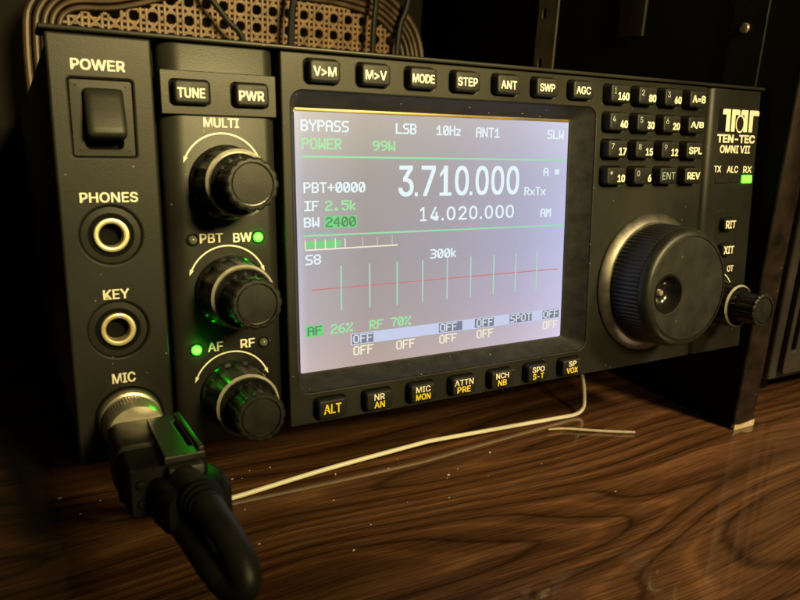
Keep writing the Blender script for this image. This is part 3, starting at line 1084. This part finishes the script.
# 5 x 7 dot letters as the display draws them
F = {
    'A': '01110 10001 10001 11111 10001 10001 10001', 'B': '11110 10001 10001 11110 10001 10001 11110',
    'E': '11111 10000 10000 11110 10000 10000 11111', 'F': '11111 10000 10000 11110 10000 10000 10000',
    'H': '10001 10001 10001 11111 10001 10001 10001', 'I': '11111 00100 00100 00100 00100 00100 11111',
    'L': '10000 10000 10000 10000 10000 10000 11111', 'M': '10001 11011 10101 10101 10001 10001 10001',
    'N': '10001 11001 11001 10101 10011 10011 10001', 'O': '01110 10001 10001 10001 10001 10001 01110',
    'P': '11110 10001 10001 11110 10000 10000 10000', 'R': '11110 10001 10001 11110 10100 10010 10001',
    'S': '01111 10000 10000 01110 00001 00001 11110', 'T': '11111 00100 00100 00100 00100 00100 00100',
    'W': '10001 10001 10001 10101 10101 11011 10001', 'Y': '10001 10001 01010 00100 00100 00100 00100',
    'k': '10000 10000 10010 10100 11000 10100 10010', 'z': '00000 00000 11110 00010 00100 01000 11110',
    'x': '00000 00000 10001 01010 00100 01010 10001', '#': '00000 01010 11111 01010 11111 01010 00000',
    '%': '11001 11001 00010 00100 01000 10011 10011', '+': '00000 00100 00100 11111 00100 00100 00000',
    '.': '00000 00000 00000 00000 00000 01100 01100', '0': '01110 10011 10011 10101 11001 11001 01110',
    '1': '00100 01100 10100 00100 00100 00100 11111', '2': '01110 10001 00001 00110 01000 10000 11111',
    '3': '11110 00001 00001 01110 00001 00001 11110', '4': '00010 00110 01010 10010 11111 00010 00010',
    '5': '11111 10000 11110 00001 00001 10001 01110', '6': '00110 01000 10000 11110 10001 10001 01110',
    '7': '11111 00001 00010 00010 00100 00100 00100', '8': '01110 10001 10001 01110 10001 10001 01110',
    '9': '01110 10001 10001 01111 00001 00010 01100',
}
YT = disp_y - 0.03


def dots(bm, s, x0, x1, z0, z1, mi=0, y=YT):
    """dot-matrix text across x0..x1, z0..z1"""
    pitch = (x1 - x0) / (len(s) - 1 + 5 / 6.0)
    pw = pitch / 6.0
    ph = (z1 - z0) / 7.0
    for k, ch in enumerate(s):
        if ch == ' ':
            continue
        rows = F[ch].split()
        for j, row in enumerate(rows):
            i = 0
            while i < 5:
                if row[i] == '1':
                    e = i
                    while e < 5 and row[e] == '1':
                        e += 1
                    xa = x0 + k * pitch + i * pw - 0.07
                    xb = x0 + k * pitch + e * pw + 0.11
                    quad(bm, xa, xb, z1 - (j + 1) * ph - .01, z1 - j * ph + .02, y, mi)
                    i = e
                else:
                    i += 1
            # fill diagonal joins so strokes read as lines
            if j < 6:
                nx = rows[j + 1]
                for i in range(5):
                    for di in (-1, 1):
                        if row[i] == '1' and 0 <= i + di < 5 and nx[i + di] == '1' and nx[i] == '0' and row[i + di] == '0':
                            cxx = x0 + k * pitch + (i + (1 if di > 0 else 0)) * pw
                            czz = z1 - (j + 1) * ph
                            quad(bm, cxx - pw * .42, cxx + pw * .42, czz - ph * .42, czz + ph * .42, y - .004, mi)


def readout(name, label, mats):
    return bmesh.new(), (lambda bm: finish(name, bm, mats, scr, smooth=0, label=label))


bm, done = readout('status_text', 'status rows at the top of the display', ['px_white', 'px_green', 'px_line'])
dots(bm, 'BYPASS', 75.7, 93.3, -23.7, -19.9, 0)
quad(bm, 92.0, 92.5, -24.9, -24.4, YT, 1)
dots(bm, 'LSB', 112.0, 120.4, -23.7, -20.0, 0)
dots(bm, '10Hz', 129.2, 140.2, -23.8, -20.2, 0)
dots(bm, 'ANT1', 147.0, 158.2, -24.1, -20.4, 0)
dots(bm, 'SLW', 182.3, 190.8, -24.0, -20.4, 0)
dots(bm, 'POWER', 75.9, 90.5, -29.6, -25.9, 1)
dots(bm, '99W', 102.6, 111.6, -29.8, -26.3, 1)
quad(bm, 75.5, 191.9, -32.4, -31.75, YT, 2, dz=-0.35)
quad(bm, 75.8, 192.6, -59.2, -58.6, YT, 2, dz=-0.4)
done(bm)

bm, done = readout('frequency_readout', 'large white frequency digits 3.710.000', ['px_white'])
for ch, (a, b) in zip('3.710.000', ((113.0, 119.4), (119.9, 121.2), (122.8, 129.0), (130.7, 136.1), (137.6, 144.0), (144.4, 145.7), (147.1, 153.4), (154.6, 160.9), (162.1, 168.4))):
    if ch == '.':
        quad(bm, a, b, -46.1, -44.7, YT, 0)
    elif ch == '1':
        quad(bm, 132.5, 134.4, -46.1, -34.9, YT, 0)
        quad(bm, 130.7, 136.1, -46.1, -44.9, YT - .004, 0)
        f = bm.faces.new([bm.verts.new(p) for p in ((130.8, YT - .006, -39.2), (130.8, YT - .006, -37.9), (133.2, YT - .006, -34.9), (133.9, YT - .006, -36.2))])
    else:
        text(bm, ch, a, b, -46.1, -34.9, YT, 0, 0.022, 0.0)
done(bm)
bm, done = readout('standby_readout', 'smaller white frequency digits 14.020.000', ['px_white'])
for ch, (a, b) in zip('14.020.000', ((122.2, 125.1), (126.7, 130.5), (131.7, 132.7), (134.0, 138.0), (139.4, 143.2), (144.4, 148.3), (149.5, 150.5), (151.8, 155.8), (157.0, 161.1), (162.1, 166.2))):
    if ch == '.':
        quad(bm, a, b, -55.4, -54.4, YT, 0)
    else:
        text(bm, ch, a, b, -55.4, -50.2, YT, 0, 0.018, 0.0)
dots(bm, 'A #', 180.9, 189.2, -38.9, -35.6, 0)
dots(bm, 'RxTx', 171.3, 182.2, -46.6, -43.3, 0)
dots(bm, 'AM', 180.0, 185.5, -55.6, -52.2, 0)
done(bm)
bm, done = readout('filter_readout', 'filter rows at the left of the display', ['px_white', 'px_green', 'px_fill', 'px_dark'])
dots(bm, 'PBT+0000', 76.2, 99.4, -44.3, -40.7, 0)
dots(bm, 'IF', 76.3, 81.5, -50.4, -47.0, 0)
dots(bm, '2.5k', 84.0, 96.0, -50.5, -47.0, 1)
dots(bm, 'BW', 76.0, 81.6, -56.0, -52.6, 0)
quad(bm, 83.7, 96.1, -56.6, -52.3, YT + .02, 2)
dots(bm, '2400', 84.1, 95.6, -56.2, -52.7, 3)
done(bm)
bm, done = readout('signal_meter', 'green signal bar on a ticked scale', ['px_fill', 'px_cream', 'px_pink', 'px_white'])
quad(bm, 76.2, 89.7, -63.2, -60.9, YT + .02, 0)
quad(bm, 76.2, 112.6, -64.1, -63.6, YT, 1, dz=0.1)
for k, x in enumerate((76.3, 80.0, 83.8, 87.6, 91.4, 98.3, 104.2, 110.4)):
    quad(bm, x - .2, x + .2, -63.6, -60.1 - (0 if k % 2 else .3), YT, 1 if k < 5 else 2)
dots(bm, 'S8', 76.3, 81.9, -69.0, -65.5, 3)
done(bm)
bm, done = readout('spectrum_scope', 'spectrum lines crossing a red baseline', ['px_pale', 'px_red', 'px_white'])
for x in (89.6, 101.0, 112.4, 123.5, 134.6, 145.6, 156.8, 167.9, 179.0):
    quad(bm, x - .28, x + .28, -86.2, -70.0, YT, 0)
quad(bm, 78.3, 190.5, -78.15, -77.75, YT + .01, 1, dz=0.1)
dots(bm, '300k', 126.9, 138.9, -69.7, -66.2, 2)
done(bm)
bm, done = readout('function_menu', 'gain row and pale menu bar of OFF and SPOT entries', ['px_green', 'px_fill', 'px_dark', 'px_bar', 'px_grey', 'px_soft', 'px_cream'])
quad(bm, 75.6, 82.4, -94.7, -90.6, YT + .02, 1)
dots(bm, 'AF', 76.4, 81.8, -94.2, -91.0, 2)
dots(bm, '26%', 85.2, 93.9, -94.5, -91.0, 0)
dots(bm, 'RF', 100.8, 106.4, -94.5, -91.1, 0)
dots(bm, '70%', 109.6, 118.2, -94.5, -91.0, 0)
quad(bm, 93.0, 192.3, -99.6, -95.3, YT + .02, 3, dz=0.35)
for s, xa, xb, ta, tb in (('OFF', 93.6, 102.3, 94.1, 101.9), ('OFF', 131.0, 142.0, 131.5, 139.5), ('OFF', 148.0, 157.5, 148.9, 157.0), ('SPOT', 165.5, 177.2, 165.9, 176.8), ('OFF', 183.1, 192.0, 183.5, 191.7)):
    k = (xa - 93) / 99.3 * 0.35
    quad(bm, xa, xb, -99.25 + k, -95.6 + k, YT + .005, 4)
    dots(bm, s, ta, tb, -99.0 + k, -95.8 + k, 5, YT - .01)
for a in (94.1, 112.0, 131.3, 149.1, 183.4):
    dots(bm, 'OFF', a, a + 8.1, -103.6, -99.9 - .3 + .1, 6)
done(bm)

# ------------------------------------------------------------------ microphone plug and its cable
PO = (14.6, -20, -110.8)
plug = thing('microphone_plug', 'black microphone plug with metal collar and thick looping cable in the lowest socket', 'plug', PO, tilted=True)
bm = bmesh.new()
lathe(bm, 14.6, -110.8, [(9.0, 1.0), (9.0, -2.2), (8.7, -2.8), (8.0, -3.0), (8.0, -5.0), (8.4, -5.6), (8.4, -9.5), (8.25, -10.2), (8.25, -13.5), (7.8, -14.4), (6.0, -14.6)], 240,
      mod=lambda k, a: 1 + 0.012 * math.cos(60 * a) if k in (5, 6) else 1.0)
finish('collar', bm, 'nickel', plug)
for sx, sz in ((8.6, -112.5), (8.6, -117.5)):
    bm = bmesh.new()
    lathe(bm, sx + 1.5, sz, [(1.2, -46.6), (1.2, -47.2), (1.0, -47.5), (0.3, -47.6)], 20)
    finish('screw', bm, 'black', plug)
bm = bmesh.new()
loft(bm, [[(x, y, z) for x, z in rr(6.6 - i, 26.5 + i, -121.9 - i, -107.6 + i, 1.8, 5)] for i, y in ((-.2, -32.0), (.35, -32.4), (.35, -34.4), (-.2, -34.8))], False, False)
finish('body_band', bm, 'black', plug, smooth=40)
bm = bmesh.new()
rrb = lambda a, b, c, d, r, y: [(x, y, z) for x, z in rr(a, b, c, d, r, 5)]
loft(bm, [rrb(8.5, 22.5, -119.5, -107.0, 4, -12), rrb(6.5, 25.5, -122.5, -106.8, 3, -15), rrb(6.2, 26.5, -122, -107.4, 1.6, -22), rrb(7.2, 26.5, -121.5, -108.0, 1.5, -46), rrb(7.9, 26.0, -121, -108.7, 1.5, -46.8)], True, True)
body = finish('body', bm, 'black', plug, smooth=40)
bm = bmesh.new()
plate(bm, [(15.6, -49.5), (25.3, -49.5), (25.5, -18.5), (16.6, -18.5)], [rr(22.4, 23.6, -44.5, -23, .4, 2)], 0, 1.9, 0.35)
me = bpy.data.meshes.new('tmp'); bm.to_mesh(me); bm.free()
bm = bmesh.new()
take(bm, me, lambda v: (v.x, v.z, -105.6 - v.y), 0)
bpy.data.meshes.remove(me)
box(bm, 24.0, 25.4, -48.5, -19, -105.9, -104.7, 0.3)
finish('latch', bm, worn('latch_plastic', (0.018, 0.018, 0.016), (0.028, 0.028, 0.025), 0.4, 200), plug)
bm = bmesh.new()
box(bm, 16.3, 24.9, -50.4, -47.0, -112.0, -108.6, 0.5)
finish('lit_end_face', bm, worn('lit_end_tone', (0.035, 0.034, 0.03), (0.055, 0.052, 0.045), 0.45, 200), plug)  # paler block paints the light on the plug's near end face
bm = bmesh.new()
loft(bm, [rrb(11.5, 29.5, -122, -111.6, 2.2, -44), rrb(12, 30, -122.5, -111.0, 2.2, -50), rrb(13, 29.6, -122, -111.2, 2.2, -57), rrb(14.2, 28.6, -121, -112.2, 2.6, -59)], True, True)
finish('strain_relief', bm, 'black', plug, smooth=40)
for k in range(4):
    bm = bmesh.new()
    y = -60.6 - 1.5 * k
    zc, xc, r0 = -113.0 - 0.32 * k, 21.5 + .24 * k, 5.1 - .3 * k
    lathe(bm, xc, zc, [(r0 - 1.4, y + .55), (r0 - .2, y + .5), (r0, y + .2), (r0, y - .2), (r0 - .2, y - .5), (r0 - 1.4, y - .55)], 32, cap1=False)
    finish('relief_rib', bm, 'black', plug)
bm = bmesh.new()
CP = [(19.6, -50, -112.4, 4.2), (20.8, -56, -112.6, 4.3), (21.6, -61, -113.0, 4.2), (22.6, -68, -114.4, 3.6), (23.9, -75, -117.0, 3.5), (25.0, -80.5, -120.4, 3.5),
      (24.9, -82.5, -124.2, 3.5), (22.6, -79, -125.6, 3.5), (20.4, -72, -123.6, 3.5), (18.9, -62, -121.6, 3.5), (17.6, -50, -121.0, 3.5), (19, -36, -122.5, 3.5), (22, -22, -127, 3.5), (26, -6, -135, 3.5), (32, 15, -148, 3.5), (40, 45, -163.5, 3.5), (48, 70, -162.5, 3.5), (55, 120, -157.3, 3.5), (60, 170, -152.1, 3.5)]
tube(bm, [p[:3] for p in CP], [p[3] for p in CP], 20, sub=10)
finish('cable', bm, 'cable', plug)

# ------------------------------------------------------------------ odds and ends on the table
bm = bmesh.new()
tube(bm, [(221, 28, 1.6), (230, 26, 1.3), (240, 20.5, 1.1), (251, 14.2, 1.0), (262.5, 8.3, 1.0)], [0.45, 0.65, 0.75, 0.75, 0.7], 8)
tag(finish('twig', bm, 'straw'), 'thin pale twig lying on the wood by the end of the wire bail', 'twig')
bm = bmesh.new()
for x, y in ((-4, 60), (10, 52), (38, 24), (58, -2), (71, 51), (62, 47), (66, 46), (80, 50), (60, 22), (101, -8), (122, 0), (136, 34), (148, 10), (150, 12), (157, 15), (128, 28), (166, 4), (180, 22), (88, -20), (118, -22), (20, 40), (2, 45), (104, 33), (196, 3), (210, -30), (95, 14), (140, -4), (29, 30)):
    r = random.uniform(0.16, 0.48) * (1.0 if random.random() < .8 else 1.4)
    q = bmesh.ops.create_icosphere(bm, subdivisions=1, radius=r)
    sx, sy, sz = random.uniform(.7, 2.0), random.uniform(.6, 1.2), random.uniform(.45, .8)
    for v in q['verts']:
        v.co = Vector((x + v.co.x * sx + random.uniform(-.1, .1), y + v.co.y * sy + random.uniform(-.1, .1), max(0.02, r * .5 + v.co.z * sz)))
o = finish('crumbs', bm, 'crumb', smooth=0)
tag(o, 'pale crumbs and dust specks scattered on the wood', 'crumbs')
o['kind'] = 'stuff'
